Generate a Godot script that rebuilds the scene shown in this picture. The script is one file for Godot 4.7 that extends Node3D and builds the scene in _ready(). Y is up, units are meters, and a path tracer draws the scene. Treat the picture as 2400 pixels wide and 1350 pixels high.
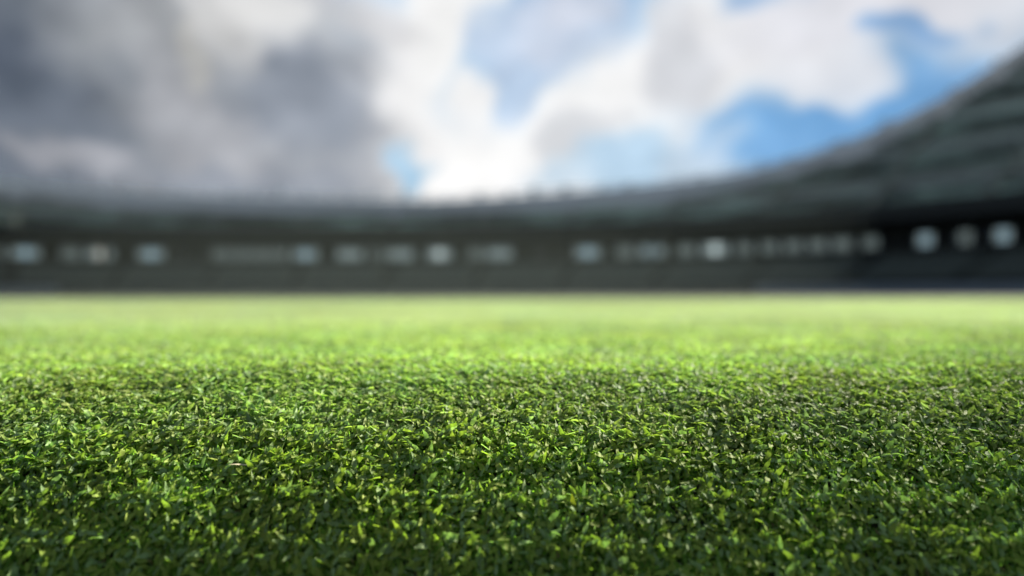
extends Node3D
# A stadium seen from a grassy bank at the edge of its pitch: near turf in focus, the bowl and the sky far out of focus.

const EYE := 0.145            # camera height over the level pitch
const SUN_AZIMUTH := 42.0     # degrees to the right of straight ahead (-z)
const SUN_HEIGHT := 30.0

var rng := RandomNumberGenerator.new()
var curve: Array[Vector2] = []      # pitch-side line of the stand, x and z
var curve_s: Array[float] = []
var bumps := FastNoiseLite.new()
var used := {}


func _ready() -> void:
	rng.seed = 41
	make_camera()
	make_sky()
	make_sun()
	bumps.seed = 5
	bumps.frequency = 2.2
	trace_curve()
	make_ground()
	make_stand()
	make_shade_block()
	make_hoardings()
	make_track()
	make_haze()
	make_grass()
	make_leaves()


# ------------------------------------------------------------------ camera, sky, sun

func make_camera() -> void:
	var c := Camera3D.new()
	c.name = "camera"
	add_child(c)
	c.position = Vector3(0, EYE, 0)
	c.rotation_degrees.x = 0.41
	c.keep_aspect = Camera3D.KEEP_HEIGHT
	c.near = 0.05
	c.far = 2000.0
	var a := CameraAttributesPhysical.new()
	a.frustum_focal_length = 36.93      # 24 mm high sensor: 36 degrees
	a.frustum_focus_distance = 1.275
	a.exposure_aperture = 1.3
	a.frustum_near = 0.05
	a.frustum_far = 2000.0
	c.attributes = a
	c.fov = 36.0
	c.current = true


func make_sun() -> void:
	var l := DirectionalLight3D.new()
	l.name = "sun"
	add_child(l)
	l.rotation_degrees = Vector3(-SUN_HEIGHT, 180.0 - SUN_AZIMUTH, 0)
	l.light_energy = 1.6
	l.light_color = Color(1.0, 0.97, 0.9)
	l.light_angular_distance = 0.8
	l.shadow_enabled = true


# Clouds by azimuth (to the right) and elevation in degrees: az, el, half width, half height, tilt, red, green, blue (sRGB 0-255), strength
func cloud_list() -> Array:
	return [
		[-26.0, 9.0, 15.0, 12.0, 0, 142, 147, 157, 1.0],
		[24.0, 11.0, 8.0, 3.8, 12, 122, 168, 213, 1.0],
		[17.0, 9.4, 6.5, 2.8, 12, 118, 170, 220, 0.9],
		[-2.0, 7.6, 12.0, 4.2, 0, 250, 249, 249, 1.0],
		[-7.2, 12.8, 3.2, 7.2, -22, 247, 246, 246, 1.0],
		[-4.2, 18.0, 1.7, 4.5, -8, 242, 242, 242, 1.0],
		[8.2, 13.5, 8.4, 2.7, 28, 248, 248, 249, 1.0],
		[15.6, 15.0, 6.8, 3.2, 10, 238, 238, 240, 1.0],
		[24.5, 17.5, 8.5, 2.6, 12, 222, 223, 230, 1.0],
		[20.2, 12.6, 2.9, 1.2, 4, 230, 232, 238, 0.9],
		[29.5, 15.6, 3.5, 1.6, 25, 222, 222, 226, 0.8],
		[6.5, 8.4, 5.0, 1.6, 18, 236, 238, 241, 0.9],
		[2.0, 17.0, 3.5, 2.6, 0, 208, 217, 234, 0.92],
		[4.5, 18.5, 2.5, 1.6, 0, 212, 218, 232, 0.8],
		[0.1, 13.6, 1.6, 2.3, 0, 188, 208, 233, 0.9],
		[-2.0, 12.8, 0.9, 1.7, -12, 242, 242, 243, 1.0],
		[10.8, 14.4, 2.6, 2.8, -34, 190, 194, 203, 0.55],
		[4.3, 10.0, 2.6, 1.1, 14, 204, 207, 213, 0.7],
		[-24.5, 12.5, 12.5, 8.6, 0, 130, 135, 145, 1.0],
		[-16.5, 9.5, 7.5, 4.8, 0, 156, 160, 168, 1.0],
		[-31.5, 12.0, 6.5, 7.5, 0, 98, 107, 121, 1.0],
		[-29.5, 17.2, 4.5, 2.8, 0, 112, 120, 131, 0.9],
		[-22.0, 15.0, 5.2, 3.6, -15, 164, 167, 171, 0.9],
		[-19.5, 10.5, 4.5, 2.2, -35, 168, 170, 177, 0.8],
		[-13.4, 12.2, 4.6, 2.3, -24, 136, 144, 158, 0.85],
		[-17.2, 17.6, 3.3, 2.6, -10, 206, 206, 206, 0.9],
		[-14.0, 17.0, 3.0, 2.0, -18, 230, 230, 230, 0.95],
		[-9.0, 17.4, 2.8, 1.3, -16, 206, 206, 209, 0.8],
		[-20.6, 14.6, 0.9, 1.7, -25, 188, 187, 184, 0.7],
		[-27.0, 7.5, 2.6, 0.9, 0, 172, 173, 180, 0.8],
		[-28.5, 9.0, 2.6, 1.0, 0, 104, 112, 126, 0.6],
		[-16.0, 6.9, 5.4, 1.2, 0, 142, 149, 162, 0.8],
		[-6.7, 8.6, 0.75, 1.5, -8, 165, 202, 230, 0.95],
		[7.7, 8.0, 4.0, 1.4, 8, 172, 204, 230, 0.85],
		[12.6, 8.1, 2.5, 1.1, 10, 206, 219, 233, 0.6],
		[24.4, 15.2, 1.9, 0.7, -4, 135, 172, 214, 0.9],
		[16.8, 18.4, 1.9, 0.9, -8, 168, 194, 226, 0.9],
	]


func make_sky() -> void:
	var w := 2048
	var h := 1024
	var big := FastNoiseLite.new()
	big.seed = 11
	big.frequency = 1.6
	big.fractal_octaves = 4
	var tone := FastNoiseLite.new()
	tone.seed = 23
	tone.frequency = 3.1
	tone.fractal_octaves = 3
	var warp := FastNoiseLite.new()
	warp.seed = 7
	warp.frequency = 7.0
	warp.fractal_octaves = 3
	var clouds := cloud_list()
	for c in clouds:
		c.append(cos(deg_to_rad(c[4])))
		c.append(sin(deg_to_rad(c[4])))
	var data := PackedByteArray()
	data.resize(w * h * 3)
	data.fill(90)
	for j in h / 2 + 2:
		var el := 90.0 - (j + 0.5) / h * 180.0
		var ce := cos(deg_to_rad(el))
		var se := sin(deg_to_rad(el))
		for i in w:
			var az := wrapf((i + 0.5) / w * 360.0, -180.0, 180.0)     # column 0 looks along -z
			var d := Vector3(sin(deg_to_rad(az)) * ce, se, -cos(deg_to_rad(az)) * ce)
			var n := big.get_noise_3dv(d)
			var t := tone.get_noise_3dv(d)
			# open sky: blue between broken cloud, the same as in view
			var r := lerpf(178.0, 112.0, clampf(el / 50.0, 0, 1))
			var g := lerpf(206.0, 160.0, clampf(el / 50.0, 0, 1))
			var b := lerpf(231.0, 216.0, clampf(el / 50.0, 0, 1))
			var cover := smoothstep(-0.34, -0.06, n)
			var v := lerpf(82.0, 188.0, smoothstep(-0.34, 0.42, t))
			r = lerpf(r, v * 0.985, cover)
			g = lerpf(g, v * 0.995, cover)
			b = lerpf(b, minf(v * 1.03, 246.0), cover)
			var k := smoothstep(46.0, 34.0, absf(az)) * smoothstep(34.0, 23.0, el)
			if k > 0.0:
				var fr := lerpf(172.0, 148.0, clampf(el / 20.0, 0, 1))
				var fg := lerpf(206.0, 186.0, clampf(el / 20.0, 0, 1))
				var fb := lerpf(232.0, 225.0, clampf(el / 20.0, 0, 1))
				var wa := warp.get_noise_3dv(d) * 3.0 + n * 1.2
				var we := warp.get_noise_3d(d.x + 5.0, d.y, d.z) * 2.2
				var shade := t * 14.0 + warp.get_noise_3d(d.x * 1.7, d.y * 2.2, d.z * 1.7 + 9.0) * 22.0
				for c in clouds:
					var x: float = az + wa - c[0]
					var y: float = el + we - c[1]
					var u: float = (x * c[9] + y * c[10]) / c[2]
					var q: float = (y * c[9] - x * c[10]) / c[3]
					var f: float = u * u + q * q
					if f < 2.6:
						f = smoothstep(2.6, 0.1, f) * c[8]
						var own: float = shade * (0.55 if c[5] > 215 else 1.0)
						fr = lerpf(fr, c[5] + own, f)
						fg = lerpf(fg, c[6] + own, f)
						fb = lerpf(fb, c[7] + own, f)
				r = lerpf(r, fr, k)
				g = lerpf(g, fg, k)
				b = lerpf(b, fb, k)
			var at := (j * w + i) * 3
			data[at] = clampi(int(r), 0, 255)
			data[at + 1] = clampi(int(g), 0, 255)
			data[at + 2] = clampi(int(b), 0, 255)
	var img := Image.create_from_data(w, h, false, Image.FORMAT_RGB8, data)
	var m := PanoramaSkyMaterial.new()
	m.panorama = ImageTexture.create_from_image(img)
	var sky := Sky.new()
	sky.sky_material = m
	var e := Environment.new()
	e.background_mode = Environment.BG_SKY
	e.sky = sky
	e.tonemap_mode = Environment.TONE_MAPPER_LINEAR
	e.tonemap_exposure = 3.1
	e.background_energy_multiplier = 0.334
	e.sdfgi_enabled = true
	e.ssao_enabled = true
	e.ssil_enabled = true
	e.volumetric_fog_enabled = true
	e.volumetric_fog_density = 0.0
	var we2 := WorldEnvironment.new()
	we2.name = "environment"
	we2.environment = e
	add_child(we2)


# ------------------------------------------------------------------ helpers

func numbered(called: String, parent: Node) -> String:
	var key := str(parent.get_instance_id()) + called
	var n: int = used.get(key, 0)
	used[key] = n + 1
	return called if n == 0 else "%s_%03d" % [called, n]


func tag(o: Node3D, label: String, category: String, group := "", kind := "") -> void:
	if label:
		o.set_meta("label", label)
	if category:
		o.set_meta("category", category)
	if group:
		o.set_meta("group", group)
	if kind:
		o.set_meta("kind", kind)


func thing(called: String, at := Vector3.ZERO) -> Node3D:
	var o := Node3D.new()
	o.name = numbered(called, self)
	add_child(o, true)
	o.position = at
	return o


func put(called: String, m: Mesh, mat: Material, parent: Node = self) -> MeshInstance3D:
	var o := MeshInstance3D.new()
	o.name = numbered(called, parent)
	o.mesh = m
	o.material_override = mat
	parent.add_child(o, true)
	return o


func plain(r: float, g: float, b: float, rough := 0.8) -> StandardMaterial3D:
	var m := StandardMaterial3D.new()
	m.albedo_color = Color(r, g, b).linear_to_srgb()
	m.roughness = rough
	return m


func grained(r: float, g: float, b: float, spread: float, freq: float, rough := 0.85, relief := 0.0) -> StandardMaterial3D:
	var m := plain(1, 1, 1, rough)
	var n := NoiseTexture2D.new()
	n.width = 512
	n.height = 512
	n.seamless = true
	var f := FastNoiseLite.new()
	f.frequency = freq
	f.fractal_octaves = 5
	n.noise = f
	var ramp := Gradient.new()
	ramp.set_color(0, Color(r * (1 - spread), g * (1 - spread), b * (1 - spread)).linear_to_srgb())
	ramp.set_color(1, Color(r * (1 + spread), g * (1 + spread), b * (1 + spread)).linear_to_srgb())
	n.color_ramp = ramp
	m.albedo_texture = n
	m.uv1_triplanar = true
	m.uv1_world_triplanar = true
	m.uv1_scale = Vector3.ONE * 0.21
	return m


func quad(st: SurfaceTool, a: Vector3, b: Vector3, c: Vector3, d: Vector3) -> void:
	for p in [a, b, c, a, c, d]:
		st.add_vertex(p)


func box(st: SurfaceTool, t: Transform3D, size: Vector3) -> void:
	var h := size * 0.5
	var p := []
	for k in 8:
		p.append(t * Vector3(h.x if k & 1 else -h.x, h.y if k & 2 else -h.y, h.z if k & 4 else -h.z))
	for f in [[0, 2, 3, 1], [4, 5, 7, 6], [0, 4, 6, 2], [1, 3, 7, 5], [0, 1, 5, 4], [2, 6, 7, 3]]:
		quad(st, p[f[3]], p[f[2]], p[f[1]], p[f[0]])


func start() -> SurfaceTool:
	var st := SurfaceTool.new()
	st.begin(Mesh.PRIMITIVE_TRIANGLES)
	st.set_smooth_group(-1)
	return st


func done(st: SurfaceTool) -> ArrayMesh:
	st.generate_normals()
	return st.commit()


# ------------------------------------------------------------------ the plan of the bowl

func trace_curve() -> void:
	var p: Array[Vector2] = [Vector2(58, -20), Vector2(58, -38), Vector2(56, -55), Vector2(48, -80), Vector2(35, -102), Vector2(17, -118), Vector2(-8, -126.5), Vector2(-36, -128.5), Vector2(-66, -125), Vector2(-88, -110), Vector2(-99, -85), Vector2(-103, -55), Vector2(-103, -30)]
	for i in range(1, p.size() - 2):
		for k in 40:
			curve.append(p[i].cubic_interpolate(p[i + 1], p[i - 1], p[i + 2], k / 40.0))
	curve.append(p[p.size() - 2])
	var s := 0.0
	curve_s.append(0.0)
	for i in range(1, curve.size()):
		s += curve[i].distance_to(curve[i - 1])
		curve_s.append(s)


func along(s: float) -> Array:      # [point, outward normal] at an arc length
	var i := clampi(curve_s.bsearch(s) - 1, 0, curve.size() - 2)
	var t := (s - curve_s[i]) / maxf(curve_s[i + 1] - curve_s[i], 1e-6)
	var d0 := (curve[mini(i + 1, curve.size() - 1)] - curve[maxi(i - 1, 0)]).normalized()
	var d1 := (curve[mini(i + 2, curve.size() - 1)] - curve[i]).normalized()
	var d := d0.lerp(d1, t).normalized()
	return [curve[i].lerp(curve[i + 1], t), Vector2(-d.y, d.x)]


func spot(s: float, r: float, y: float) -> Vector3:
	var a := along(s)
	var p: Vector2 = a[0] + a[1] * r
	return Vector3(p.x, y, p.y)


func frame(s: float, r: float, y: float) -> Transform3D:     # local z points away from the pitch, x along the stand
	var a := along(s)
	var n := Vector3(a[1].x, 0, a[1].y)
	return Transform3D(Basis(Vector3.UP.cross(n), Vector3.UP, n), spot(s, r, y))


func rim(s: float) -> float:       # height of the top row: the bowl climbs towards the long side
	var k := [[0, 35.0], [52, 35.2], [57, 34.9], [60, 33.2], [63, 28.6], [66, 24.4], [69, 22.1], [72, 20.4], [78, 18.4], [84, 17.1], [90, 16.3], [96, 15.5], [102, 14.7], [108, 14.1], [116, 13.6], [126, 13.3], [144, 13.8], [162, 14.5], [174, 15.1], [186, 16.0], [198, 16.3], [270, 16.0]]
	for i in k.size() - 1:
		if s <= k[i + 1][0]:
			return lerpf(k[i][1], k[i + 1][1], (s - k[i][0]) / float(k[i + 1][0] - k[i][0])) - lerpf(1.7, 0.4, smoothstep(84.0, 112.0, s))
	return 15.5


# a band swept along the stand between two arc lengths: profile points are (distance out, height)
func sweep(s0: float, s1: float, step: float, profile: Callable, st: SurfaceTool) -> void:
	var n := maxi(1, roundi((s1 - s0) / step))
	var last := []
	for i in n + 1:
		var s := lerpf(s0, s1, i / float(n))
		var now := []
		for q in profile.call(s):
			now.append(spot(s, q.x, q.y))
		if i > 0:
			for j in mini(now.size(), last.size()) - 1:
				quad(st, last[j], last[j + 1], now[j + 1], now[j])
		last = now


func make_stand() -> void:
	var o := thing("stadium_stand", Vector3(0, 0, -126))
	tag(o, "long curving dark green stadium stand rising to the right behind the pitch", "stadium stand")
	var shift := -o.position
	var s0 := 34.0
	var s1 := 236.0
	var concrete := grained(0.26, 0.3, 0.27, 0.35, 0.02)
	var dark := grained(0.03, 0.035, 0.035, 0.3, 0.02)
	var aisle := grained(0.42, 0.46, 0.44, 0.3, 0.03)
	var pale := grained(0.76, 0.8, 0.86, 0.12, 0.02, 0.6)
	var steel := plain(0.3, 0.36, 0.44, 0.5)
	var seat_mat := plain(1, 1, 1, 0.5)
	seat_mat.vertex_color_use_as_albedo = true
	var parts := []

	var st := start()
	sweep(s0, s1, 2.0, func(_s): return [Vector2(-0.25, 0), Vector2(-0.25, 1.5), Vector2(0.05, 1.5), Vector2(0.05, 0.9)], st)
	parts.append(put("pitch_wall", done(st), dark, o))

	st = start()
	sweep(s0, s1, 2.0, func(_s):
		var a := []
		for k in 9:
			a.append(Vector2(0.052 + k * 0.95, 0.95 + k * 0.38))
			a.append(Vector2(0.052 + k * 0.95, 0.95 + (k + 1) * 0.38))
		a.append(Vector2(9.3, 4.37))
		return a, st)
	parts.append(put("lower_terrace", done(st), dark, o))  # near-black colour carries the shade under the upper deck

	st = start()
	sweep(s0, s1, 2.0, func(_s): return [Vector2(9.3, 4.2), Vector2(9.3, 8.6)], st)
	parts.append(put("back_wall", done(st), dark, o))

	st = start()      # the front edge of the upper deck and its underside
	sweep(s0, s1, 2.0, func(_s): return [Vector2(9.6, 8.55), Vector2(4.0, 8.35), Vector2(3.9, 8.4), Vector2(3.9, 10.2), Vector2(4.1, 10.2), Vector2(4.1, 9.3)], st)
	parts.append(put("deck_fascia", done(st), dark, o))

	# upper terrace, row by row; each row runs as far along the bowl as the rim above it is high enough
	var row := 0
	while row < 33:
		var y := 9.4 + row * 0.78
		var r := 4.2 + row * 0.98
		st = start()
		var from := -1.0
		var s := s0
		while s <= s1 + 0.01:
			var inside := rim(s) >= y + 0.6 and s + 2.0 <= s1
			if inside and from < 0:
				from = s
			if not inside and from >= 0:
				sweep(from, s, 2.0, func(_q): return [Vector2(r, y - 0.85), Vector2(r, y), Vector2(r + 0.985, y)], st)
				parts.append(put("terrace_row", done(st), aisle if row % 6 >= 4 else concrete, o))
				st = start()
				from = -1.0
			s += 2.0
		if from >= 0:
			sweep(from, s1, 2.0, func(_q): return [Vector2(r, y - 0.85), Vector2(r, y), Vector2(r + 0.985, y)], st)
			parts.append(put("terrace_row", done(st), aisle if row % 6 >= 4 else concrete, o))
		row += 1

	# seats, too small and too many to tell apart
	var seat_st := start()
	box(seat_st, Transform3D(Basis(), Vector3(0, 0.42, 0.35)), Vector3(0.44, 0.07, 0.40))
	box(seat_st, Transform3D(Basis(Vector3.RIGHT, 0.2), Vector3(0, 0.66, 0.56)), Vector3(0.44, 0.44, 0.05))
	box(seat_st, Transform3D(Basis(), Vector3(0, 0.19, 0.45)), Vector3(0.1, 0.38, 0.08))
	var seat_mesh := done(seat_st)
	var spots: Array[Transform3D] = []
	var tints: Array[Color] = []
	var block := FastNoiseLite.new()
	block.seed = 3
	block.frequency = 0.14
	for k in 33 + 8:
		var upper: bool = k < 33
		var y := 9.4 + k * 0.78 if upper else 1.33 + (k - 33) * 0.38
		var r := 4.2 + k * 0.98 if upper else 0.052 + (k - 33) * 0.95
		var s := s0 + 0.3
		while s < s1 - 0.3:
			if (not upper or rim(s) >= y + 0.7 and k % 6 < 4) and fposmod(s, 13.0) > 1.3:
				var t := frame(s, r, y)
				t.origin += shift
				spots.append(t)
				var v := clampf(1.0 + block.get_noise_2d(s * 0.45, k * 7.0) * 2.8 + rng.randf_range(-0.3, 0.3), 0.25, 3.2) if upper else 0.25  # lower rows: shade under the deck put into the seat colour
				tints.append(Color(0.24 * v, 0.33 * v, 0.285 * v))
			s += 0.56
	var mm := MultiMesh.new()
	mm.transform_format = MultiMesh.TRANSFORM_3D
	mm.use_colors = true
	mm.mesh = seat_mesh
	mm.instance_count = spots.size()
	for k in spots.size():
		mm.set_instance_transform(k, spots[k])
		mm.set_instance_color(k, tints[k])
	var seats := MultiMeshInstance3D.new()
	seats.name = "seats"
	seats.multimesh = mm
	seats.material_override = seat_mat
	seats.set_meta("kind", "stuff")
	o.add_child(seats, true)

	# gangway steps between the seat blocks
	var g := 13.0
	while g < s1 - 4:
		if g > s0 + 4:
			st = start()
			var n := int((rim(g + 0.6) - 10.0) / 0.78)
			for k in n:
				box(st, frame(g + 0.65, 4.2 + k * 0.98 + 0.25, 9.4 + k * 0.78 + 0.1), Vector3(1.15, 1.0, 0.98))
			parts.append(put("gangway", done(st), concrete, o))
		g += 13.0

	# rim: walkway, pale parapet, posts and rail
	var rim_r := func(s: float) -> float: return 4.2 + (rim(s) - 9.4) / 0.78 * 0.98
	st = start()
	sweep(s0, s1, 1.0, func(s):
		var r: float = rim_r.call(s)
		var y := rim(s)
		return [Vector2(r - 0.5, y - 1.0), Vector2(r - 0.5, y + 0.9), Vector2(maxf(r + 2.2, 10.4), y + 0.9), Vector2(maxf(r + 2.2, 10.4), 0)], st)
	parts.append(put("rim_wall", done(st), concrete, o))
	st = start()
	sweep(s0, s1, 1.0, func(s):
		var r: float = rim_r.call(s)
		var y := rim(s)
		return [Vector2(r - 0.62, y - 1.0), Vector2(r - 0.62, y + 1.5), Vector2(r - 0.3, y + 1.52), Vector2(r - 0.3, y + 0.9)], st)
	parts.append(put("parapet", done(st), pale, o))
	st = start()
	sweep(s0, s1, 1.0, func(s):
		var r: float = rim_r.call(s) + 1.6
		var y := rim(s) + 2.3
		return [Vector2(r, y), Vector2(r, y + 0.22), Vector2(r + 0.2, y + 0.22), Vector2(r + 0.2, y), Vector2(r, y)], st)
	parts.append(put("rail", done(st), steel, o))
	var s2 := 36.0
	while s2 < 222.0:
		st = start()
		var r2: float = rim_r.call(s2)
		var tall := rng.randf_range(1.1, 2.6)
		box(st, frame(s2, r2 + 1.7, rim(s2) + 0.9 + tall / 2), Vector3(rng.randf_range(0.35, 1.3), tall, 0.35))
		parts.append(put("rim_post", done(st), steel, o))
		s2 += rng.randf_range(2.2, 5.2)

	# columns under the upper deck
	var c := 16.0
	while c < s1 - 6:
		st = start()
		box(st, frame(c, 7.2, 5.9), Vector3(0.5, 5.0, 0.5))
		parts.append(put("column", done(st), dark, o))
		c += 13.0

	# the row of box windows under the deck; some are lit
	var lit := {53.3: 3, 61.5: 3, 67.6: 1, 86.8: 4, 94.7: 3, 103.2: 3, 115.7: 2, 124.4: 4, 130.0: 2, 137.5: 2, 144.0: 3, 166.5: 3, 173.0: 5, 181.5: 3, 45.0: 2, 195.0: 3, 207.0: 2, 213.0: 3}
	var glow := [plain(0.06, 0.07, 0.075, 0.3), plain(0.05, 0.06, 0.06, 0.4), plain(0.2, 0.24, 0.24, 0.5), plain(0.2, 0.24, 0.26, 0.5), plain(0.3, 0.33, 0.33, 0.5), plain(0.3, 0.3, 0.28, 0.5)]
	var light := [Color.BLACK, Color(0.034, 0.043, 0.042), Color(0.056, 0.072, 0.073), Color(0.032, 0.05, 0.06), Color(0.08, 0.096, 0.096), Color(0.062, 0.062, 0.055)]
	for k in 3:
		glow.append(glow[k + 3].duplicate())
		light.append(light[k + 3] * 2.1)
	for k in range(1, 9):
		glow[k].emission_enabled = true
		glow[k].emission = light[k].linear_to_srgb()
		glow[k].emission_energy_multiplier = 1.0
	var slots := []
	for s3 in lit:
		slots.append([s3, lit[s3], 3.8 if s3 > 70.0 else 2.1])
	var w := 37.0
	while w < 222.0:
		var near := 99.0
		for s3 in lit:
			near = minf(near, absf(s3 - w))
		var gap: bool = (w > 105.5 and w < 113.5) or (w > 157.5 and w < 164.0)
		if near > 3.3:
			slots.append([w, 0 if gap else 1, 2.6])
			w += 3.0
		else:
			w += 0.4
	for q in slots:
		st = start()
		var wide: float = q[2]
		for e in [[-wide / 2, 0.14, 1.6], [wide / 2, 0.14, 1.6]]:
			box(st, frame(q[0], 9.12, 6.35) * Transform3D(Basis(), Vector3(e[0], 0, 0)), Vector3(e[1], e[2], 0.3))
		for y in [5.62, 7.08]:
			box(st, frame(q[0], 9.13, y), Vector3(wide - 0.16, 0.14, 0.28))
		var f := put("box_window", done(st), steel if q[1] > 0 else dark, o)
		parts.append(f)
		for e in [-1, 0, 1]:      # three panes; in a lit box extra glow in the middle makes a soft peak
			st = start()
			var third := (wide - 0.2) / 3.0
			box(st, frame(q[0], 9.22, 6.35) * Transform3D(Basis(), Vector3(e * third, 0, 0)), Vector3(third - 0.07, 1.3, 0.05))
			var k: int = q[1]
			put("pane", done(st), glow[k] if k < 3 else glow[k + 3] if e == 0 else glow[2], f)
	for p in parts:
		p.position = shift


# unseen tall roofed block on the right, added to throw shade over the near turf
func make_shade_block() -> void:
	var o := thing("shade_block", Vector3(60, 0, 0))
	tag(o, "unseen tall roofed concrete block added beside the right touchline to shade the near turf", "shade_block")
	var concrete := grained(0.2, 0.2, 0.2, 0.2, 0.02)
	var dark := plain(0.05, 0.06, 0.06)
	var z0 := -67.25
	var z1 := 44.0
	var mid := (z0 + z1) / 2
	var long := z1 - z0
	var st := start()
	for k in 30:
		box(st, Transform3D(Basis(), Vector3(0.5 + k * 0.95, 0.6 + k * 0.52, mid)), Vector3(0.96, 1.2 + k * 1.04, long - 1.02))
	put("terrace", done(st), dark, o)
	for e in [z0 + 0.25, z1 - 0.25]:
		st = start()
		box(st, Transform3D(Basis(), Vector3(14.5, 27.5, e)), Vector3(29.0, 55.0, 0.5))
		put("end_wall", done(st), concrete, o)
	st = start()
	box(st, Transform3D(Basis(), Vector3(29.3, 27.5, mid)), Vector3(0.6, 55.0, long - 0.02))
	put("rear_wall", done(st), concrete, o)
	st = start()
	box(st, Transform3D(Basis(), Vector3(14.3, 55.9, mid)), Vector3(32.0, 1.8, long + 0.6))
	put("roof", done(st), concrete, o)


func make_haze() -> void:      # sunlit air: thin before the stand; mist over the pitch added to whiten it
	for q in [[Vector3(-8, 8, -82), Vector3(80, 46, 60), 0.0003, "thin sunlit haze hanging before the middle of the far stand"], [Vector3(-1.6, 0.1, -15.0), Vector3(13, 2.0, 21), 0.0014, "low mist added to put a pale glow over the middle of the sunlit pitch"]]:
		var f := FogVolume.new()
		f.name = numbered("haze", self)
		f.shape = RenderingServer.FOG_VOLUME_SHAPE_ELLIPSOID
		f.size = q[1]
		f.position = q[0]
		var m := FogMaterial.new()
		m.density = q[2]
		m.albedo = Color(0.9, 0.97, 0.94)
		f.material = m
		f.set_meta("kind", "stuff")
		f.set_meta("label", q[3])
		add_child(f, true)


func make_hoardings() -> void:
	var o := thing("perimeter_hoarding", Vector3(0, 0, -122))
	tag(o, "low line of plain boards along the foot of the curved stand", "hoarding")
	var pale := plain(0.2, 0.25, 0.29, 0.5)
	var mid := plain(0.06, 0.075, 0.075, 0.5)
	var frame_mat := plain(0.1, 0.11, 0.12, 0.5)
	var s := 37.0
	while s < 216.0:
		var st := start()
		box(st, frame(s, -3.0, 0.62), Vector3(5.7, 1.1, 0.06))
		var right := smoothstep(84.0, 70.0, s) > 0.5
		var p := put("panel", done(st), pale if right or s > 176 else mid, o)
		p.position = -o.position
		st = start()
		for e in [-2.6, 0.0, 2.6]:
			box(st, frame(s, -2.9, 0.55) * Transform3D(Basis(), Vector3(e, 0, 0)), Vector3(0.08, 1.1, 0.12))
		put("brace", done(st), frame_mat, p)
		s += 5.9


# ------------------------------------------------------------------ ground and grass

func level(x: float, z: float) -> float:      # pitch at 0, a bank falling towards the camera
	var d := -z
	var y := 0.0
	var t := 1.6 - d
	if t > 0.0:
		y = -0.75 * t * t if t < 0.6 else -0.27 - 0.9 * (t - 0.6)
	y = maxf(y, -0.45)
	var near := smoothstep(9.0, 2.5, absf(d)) * smoothstep(8.0, 4.0, absf(x))
	return y + bumps.get_noise_2d(x, z) * 0.006 * near + bumps.get_noise_2d(x * 0.3 + 50, z * 0.3) * 0.008 * near


func make_ground() -> void:
	var xs: Array[float] = [-500, -200, -80, -30, -12]
	var x := -7.0
	while x <= 7.01:
		xs.append(x)
		x += 0.1
	xs.append_array([12.0, 30.0, 80.0, 200.0, 500.0])
	var zs: Array[float] = [200, 60, 15, 4, 1.5, 0.5]
	var z := 0.0
	while z > -4.0:
		zs.append(z)
		z -= 0.05
	while z > -12.0:
		zs.append(z)
		z -= 0.4
	zs.append_array([-20.0, -50.0, -120.0, -250.0, -600.0])
	var st := SurfaceTool.new()
	st.begin(Mesh.PRIMITIVE_TRIANGLES)
	for zz in zs:
		for xx in xs:
			st.add_vertex(Vector3(xx, level(xx, zz), zz))
	var w := xs.size()
	for j in zs.size() - 1:
		for i in w - 1:
			var a := j * w + i
			for q in [a, a + w, a + w + 1, a, a + w + 1, a + 1]:
				st.add_index(q)
	st.generate_normals()
	var soil := grained(0.026, 0.03, 0.010, 0.5, 0.05)
	soil.uv1_scale = Vector3.ONE * 3.0
	var g := put("ground", st.commit(), soil)
	g.set_meta("kind", "structure")
	g.set_meta("label", "dark thatch and soil under the turf of the pitch and its bank")


func make_track() -> void:      # dark asphalt between the turf and the stand, 4 mm proud of the ground
	var st := start()
	for k in 24:
		var x0 := -240.0 + k * 20.0
		quad(st, Vector3(x0, 0.024, -22.9), Vector3(x0, 0.024, -200.0), Vector3(x0 + 20.0, 0.024, -200.0), Vector3(x0 + 20.0, 0.024, -22.9))
	var m := grained(0.035, 0.042, 0.038, 0.3, 0.03, 0.95)
	m.metallic_specular = 0.2
	var o := put("track", done(st), m)
	o.set_meta("kind", "structure")
	o.set_meta("label", "dark track between the far edge of the pitch and the stand")


func blade_color(kind: float) -> Color:
	var c: Color
	if kind < 0.62:
		c = Color(0.15, 0.34, 0.012).lerp(Color(0.28, 0.54, 0.022), rng.randf())
	elif kind < 0.84:
		c = Color(0.30, 0.46, 0.03).lerp(Color(0.40, 0.54, 0.06), rng.randf())
	elif kind < 0.975:
		c = Color(0.27, 0.46, 0.11).lerp(Color(0.38, 0.56, 0.21), rng.randf())
	else:
		c = Color(0.34, 0.30, 0.10)
	return c * rng.randf_range(0.75, 1.1)


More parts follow.
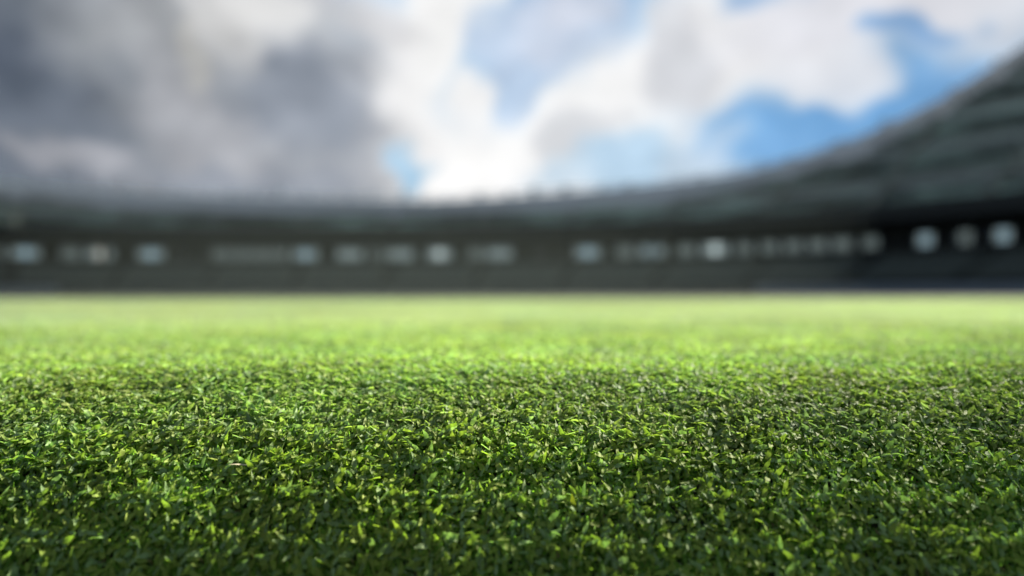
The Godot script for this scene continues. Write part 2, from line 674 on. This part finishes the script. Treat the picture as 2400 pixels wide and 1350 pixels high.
# one blade: a folded strip that bends as it leans out; rows across the strip have three points
func blade(a: Dictionary, root: Vector3, turn: float, lean: float, bend: float, length: float, width: float, color: Color, blunt: float, rows: int, twist: float) -> void:
	var first: int = a.v.size()
	var out := Vector3(cos(turn), 0, sin(turn))
	var across := Vector3(-sin(turn), 0, cos(turn))
	var p := root
	for k in rows + 1:
		var t := k / float(rows)
		var ang := lean + bend * t
		var dir := out * sin(ang) + Vector3.UP * cos(ang)
		var nrm := (Vector3.UP * sin(ang) - out * cos(ang))
		var side := across.rotated(dir, twist * t)
		nrm = nrm.rotated(dir, twist * t)
		nrm = (nrm + side * 0.35 * sin(t * 9.0 + turn * 5.0) + dir * 0.3 * sin(t * 11.0 + turn * 3.0)).normalized()
		var half := width * 0.5 * (0.62 + 0.38 * sin(PI * minf(1.0, t * 1.25)))
		half *= lerpf(1.0, blunt, smoothstep(0.55, 1.0, t))
		a.v.append(p - side * half + nrm * half * 0.25)
		a.v.append(p - nrm * half * 0.1)
		a.v.append(p + side * half + nrm * half * 0.25)
		a.n.append((nrm + side * 0.28).normalized())
		a.n.append(nrm)
		a.n.append((nrm - side * 0.28).normalized())
		for q in 3:
			a.c.append(color)
		p += dir * length / rows
		if k > 0:
			var b := first + (k - 1) * 3
			for q in [b, b + 4, b + 1, b, b + 3, b + 4, b + 1, b + 5, b + 2, b + 1, b + 4, b + 5]:
				a.i.append(q)


func commit(a: Dictionary) -> ArrayMesh:
	var arrays := []
	arrays.resize(Mesh.ARRAY_MAX)
	arrays[Mesh.ARRAY_VERTEX] = a.v
	arrays[Mesh.ARRAY_NORMAL] = a.n
	arrays[Mesh.ARRAY_COLOR] = a.c
	arrays[Mesh.ARRAY_INDEX] = a.i
	var m := ArrayMesh.new()
	m.add_surface_from_arrays(Mesh.PRIMITIVE_TRIANGLES, arrays)
	return m


func fresh() -> Dictionary:
	return {"v": PackedVector3Array(), "n": PackedVector3Array(), "c": PackedColorArray(), "i": PackedInt32Array()}


func patch(size: float, count: int, rows: int, wide: float, tall: float, clips: int, pale := 0.0) -> ArrayMesh:  # pale mixes the far glow into the blade colours
	var a := fresh()
	var tuft := FastNoiseLite.new()
	tuft.seed = rng.randi() % 1000
	tuft.frequency = 28.0
	for k in count:
		var x := (rng.randf() - 0.5) * size
		var z := (rng.randf() - 0.5) * size
		var v := tuft.get_noise_2d(x, z)
		var length := tall * rng.randf_range(0.65, 1.2) * (1.0 + 0.42 * v)
		var turn := rng.randf() * TAU
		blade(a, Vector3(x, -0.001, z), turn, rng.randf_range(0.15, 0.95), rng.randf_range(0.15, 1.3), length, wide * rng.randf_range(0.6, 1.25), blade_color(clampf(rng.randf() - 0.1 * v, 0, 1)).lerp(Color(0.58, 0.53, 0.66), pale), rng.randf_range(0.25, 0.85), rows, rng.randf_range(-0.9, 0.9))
	for k in clips:
		var x := (rng.randf() - 0.5) * size
		var z := (rng.randf() - 0.5) * size
		var l := tall * rng.randf_range(0.5, 1.2)
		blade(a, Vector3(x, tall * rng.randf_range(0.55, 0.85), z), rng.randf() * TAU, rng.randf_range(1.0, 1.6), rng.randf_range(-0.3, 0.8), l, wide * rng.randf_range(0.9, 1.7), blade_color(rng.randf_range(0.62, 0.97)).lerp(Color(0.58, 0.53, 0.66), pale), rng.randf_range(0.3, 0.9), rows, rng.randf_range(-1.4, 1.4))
	return commit(a)


func lay(parent: Node3D, meshes: Array, mat: Material, step: float, near: float, far: float, margin: float) -> void:
	var lists := []
	var tints := []
	for m in meshes:
		var empty: Array[Transform3D] = []
		lists.append(empty)
		var none: Array[Color] = []
		tints.append(none)
	var d := near
	while d < far:
		var reach := 0.62 * d + margin
		var x := -reach
		while x < reach:
			var px := x + rng.randf_range(-0.03, 0.03) * step
			var pz := -d + rng.randf_range(-0.03, 0.03) * step
			var e := 0.04
			var y := level(px, pz)
			var up := Vector3(level(px - e, pz) - level(px + e, pz), 2 * e, level(px, pz - e) - level(px, pz + e)).normalized()
			# blades grow upright while each patch follows the slope
			var turn := Basis(Vector3.UP, rng.randi() % 4 * PI / 2 + rng.randf_range(-0.06, 0.06))
			var lie := Basis(Vector3(1, -up.x / up.y, 0), Vector3.UP.lerp(up, 0.25) * (rng.randf_range(0.88, 1.12) + 0.25 * bumps.get_noise_2d(px * 2.2 + 9.0, pz * 2.2)), Vector3(0, -up.z / up.y, 1))
			var b := lie * turn
			var which := rng.randi() % meshes.size()
			lists[which].append(Transform3D(b, Vector3(px, y, pz)))
			var hue := bumps.get_noise_2d(px * 0.9 + 31.0, pz * 0.9)
			var rich := 1.0 + 0.3 * bumps.get_noise_2d(px * 1.6, pz * 1.6 + 77.0) + 0.3 * bumps.get_noise_2d(px * 0.12, pz * 0.12 + 40.0) * smoothstep(1.6, 4.0, -pz)
			tints[which].append(Color(rich * (1.0 + 0.12 * hue), rich, rich * (1.0 - 0.15 * hue)))
			x += step
		d += step
	for k in meshes.size():
		var mm := MultiMesh.new()
		mm.transform_format = MultiMesh.TRANSFORM_3D
		mm.use_colors = true
		mm.mesh = meshes[k]
		mm.instance_count = lists[k].size()
		for q in lists[k].size():
			mm.set_instance_transform(q, lists[k][q])
			mm.set_instance_color(q, tints[k][q])
		var o := MultiMeshInstance3D.new()
		o.name = numbered("turf", parent)
		o.multimesh = mm
		o.material_override = mat
		o.set_meta("kind", "stuff")
		parent.add_child(o, true)


func grass_material() -> StandardMaterial3D:
	var m := plain(1, 1, 1, 0.62)
	m.vertex_color_use_as_albedo = true
	m.metallic_specular = 0.29
	m.backlight_enabled = true
	m.backlight = Color(0.93, 1.02, 0.72)
	return m


func make_grass() -> void:
	var o := thing("grass")
	tag(o, "short bright green turf of broad cut blades covering the bank and pitch", "grass", "", "stuff")
	var mat := grass_material()
	# bands from the bank outwards, the far pale glow put into the blade colours: patch size, spacing, blades, rows, width, height, lying blades, pale, from, to, margin
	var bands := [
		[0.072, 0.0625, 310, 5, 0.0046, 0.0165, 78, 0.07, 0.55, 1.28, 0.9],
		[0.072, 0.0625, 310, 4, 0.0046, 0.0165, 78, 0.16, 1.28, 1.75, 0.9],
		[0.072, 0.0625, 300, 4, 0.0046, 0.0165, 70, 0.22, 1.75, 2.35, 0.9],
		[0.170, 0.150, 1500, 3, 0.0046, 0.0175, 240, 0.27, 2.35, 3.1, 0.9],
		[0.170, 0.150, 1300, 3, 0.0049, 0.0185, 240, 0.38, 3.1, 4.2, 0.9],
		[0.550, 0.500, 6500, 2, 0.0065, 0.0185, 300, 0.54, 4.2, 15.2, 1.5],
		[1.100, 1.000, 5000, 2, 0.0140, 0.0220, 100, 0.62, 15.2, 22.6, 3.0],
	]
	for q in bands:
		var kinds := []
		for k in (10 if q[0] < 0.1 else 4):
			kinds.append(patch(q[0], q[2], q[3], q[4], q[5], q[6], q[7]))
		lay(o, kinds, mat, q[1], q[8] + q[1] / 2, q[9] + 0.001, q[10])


func make_leaves() -> void:
	var straw := plain(0.62, 0.55, 0.36, 0.6)
	var a := fresh()
	blade(a, Vector3(-0.012, 0, 0), 0.12, 1.5, 0.15, 0.026, 0.0042, Color.WHITE, 0.6, 6, 0.5)
	var dry := put("dry_leaf", commit(a), straw)
	dry.position = Vector3(-0.376, level(-0.376, -1.215) + 0.021, -1.215)
	tag(dry, "pale straw coloured dry grass leaf lying on the turf at lower left", "leaf")
	var yellow := plain(0.36, 0.42, 0.05, 0.45)
	yellow.backlight_enabled = true
	yellow.backlight = Color(0.4, 0.45, 0.1)
	a = fresh()
	blade(a, Vector3.ZERO, 1.9, 0.25, 0.3, 0.028, 0.0075, Color.WHITE, 0.3, 6, 0.2)
	var leaf := put("broad_leaf", commit(a), yellow)
	leaf.position = Vector3(0.081, level(0.081, -1.165) + 0.003, -1.165)
	tag(leaf, "broad yellow green leaf standing upright among the short blades near the front", "leaf")
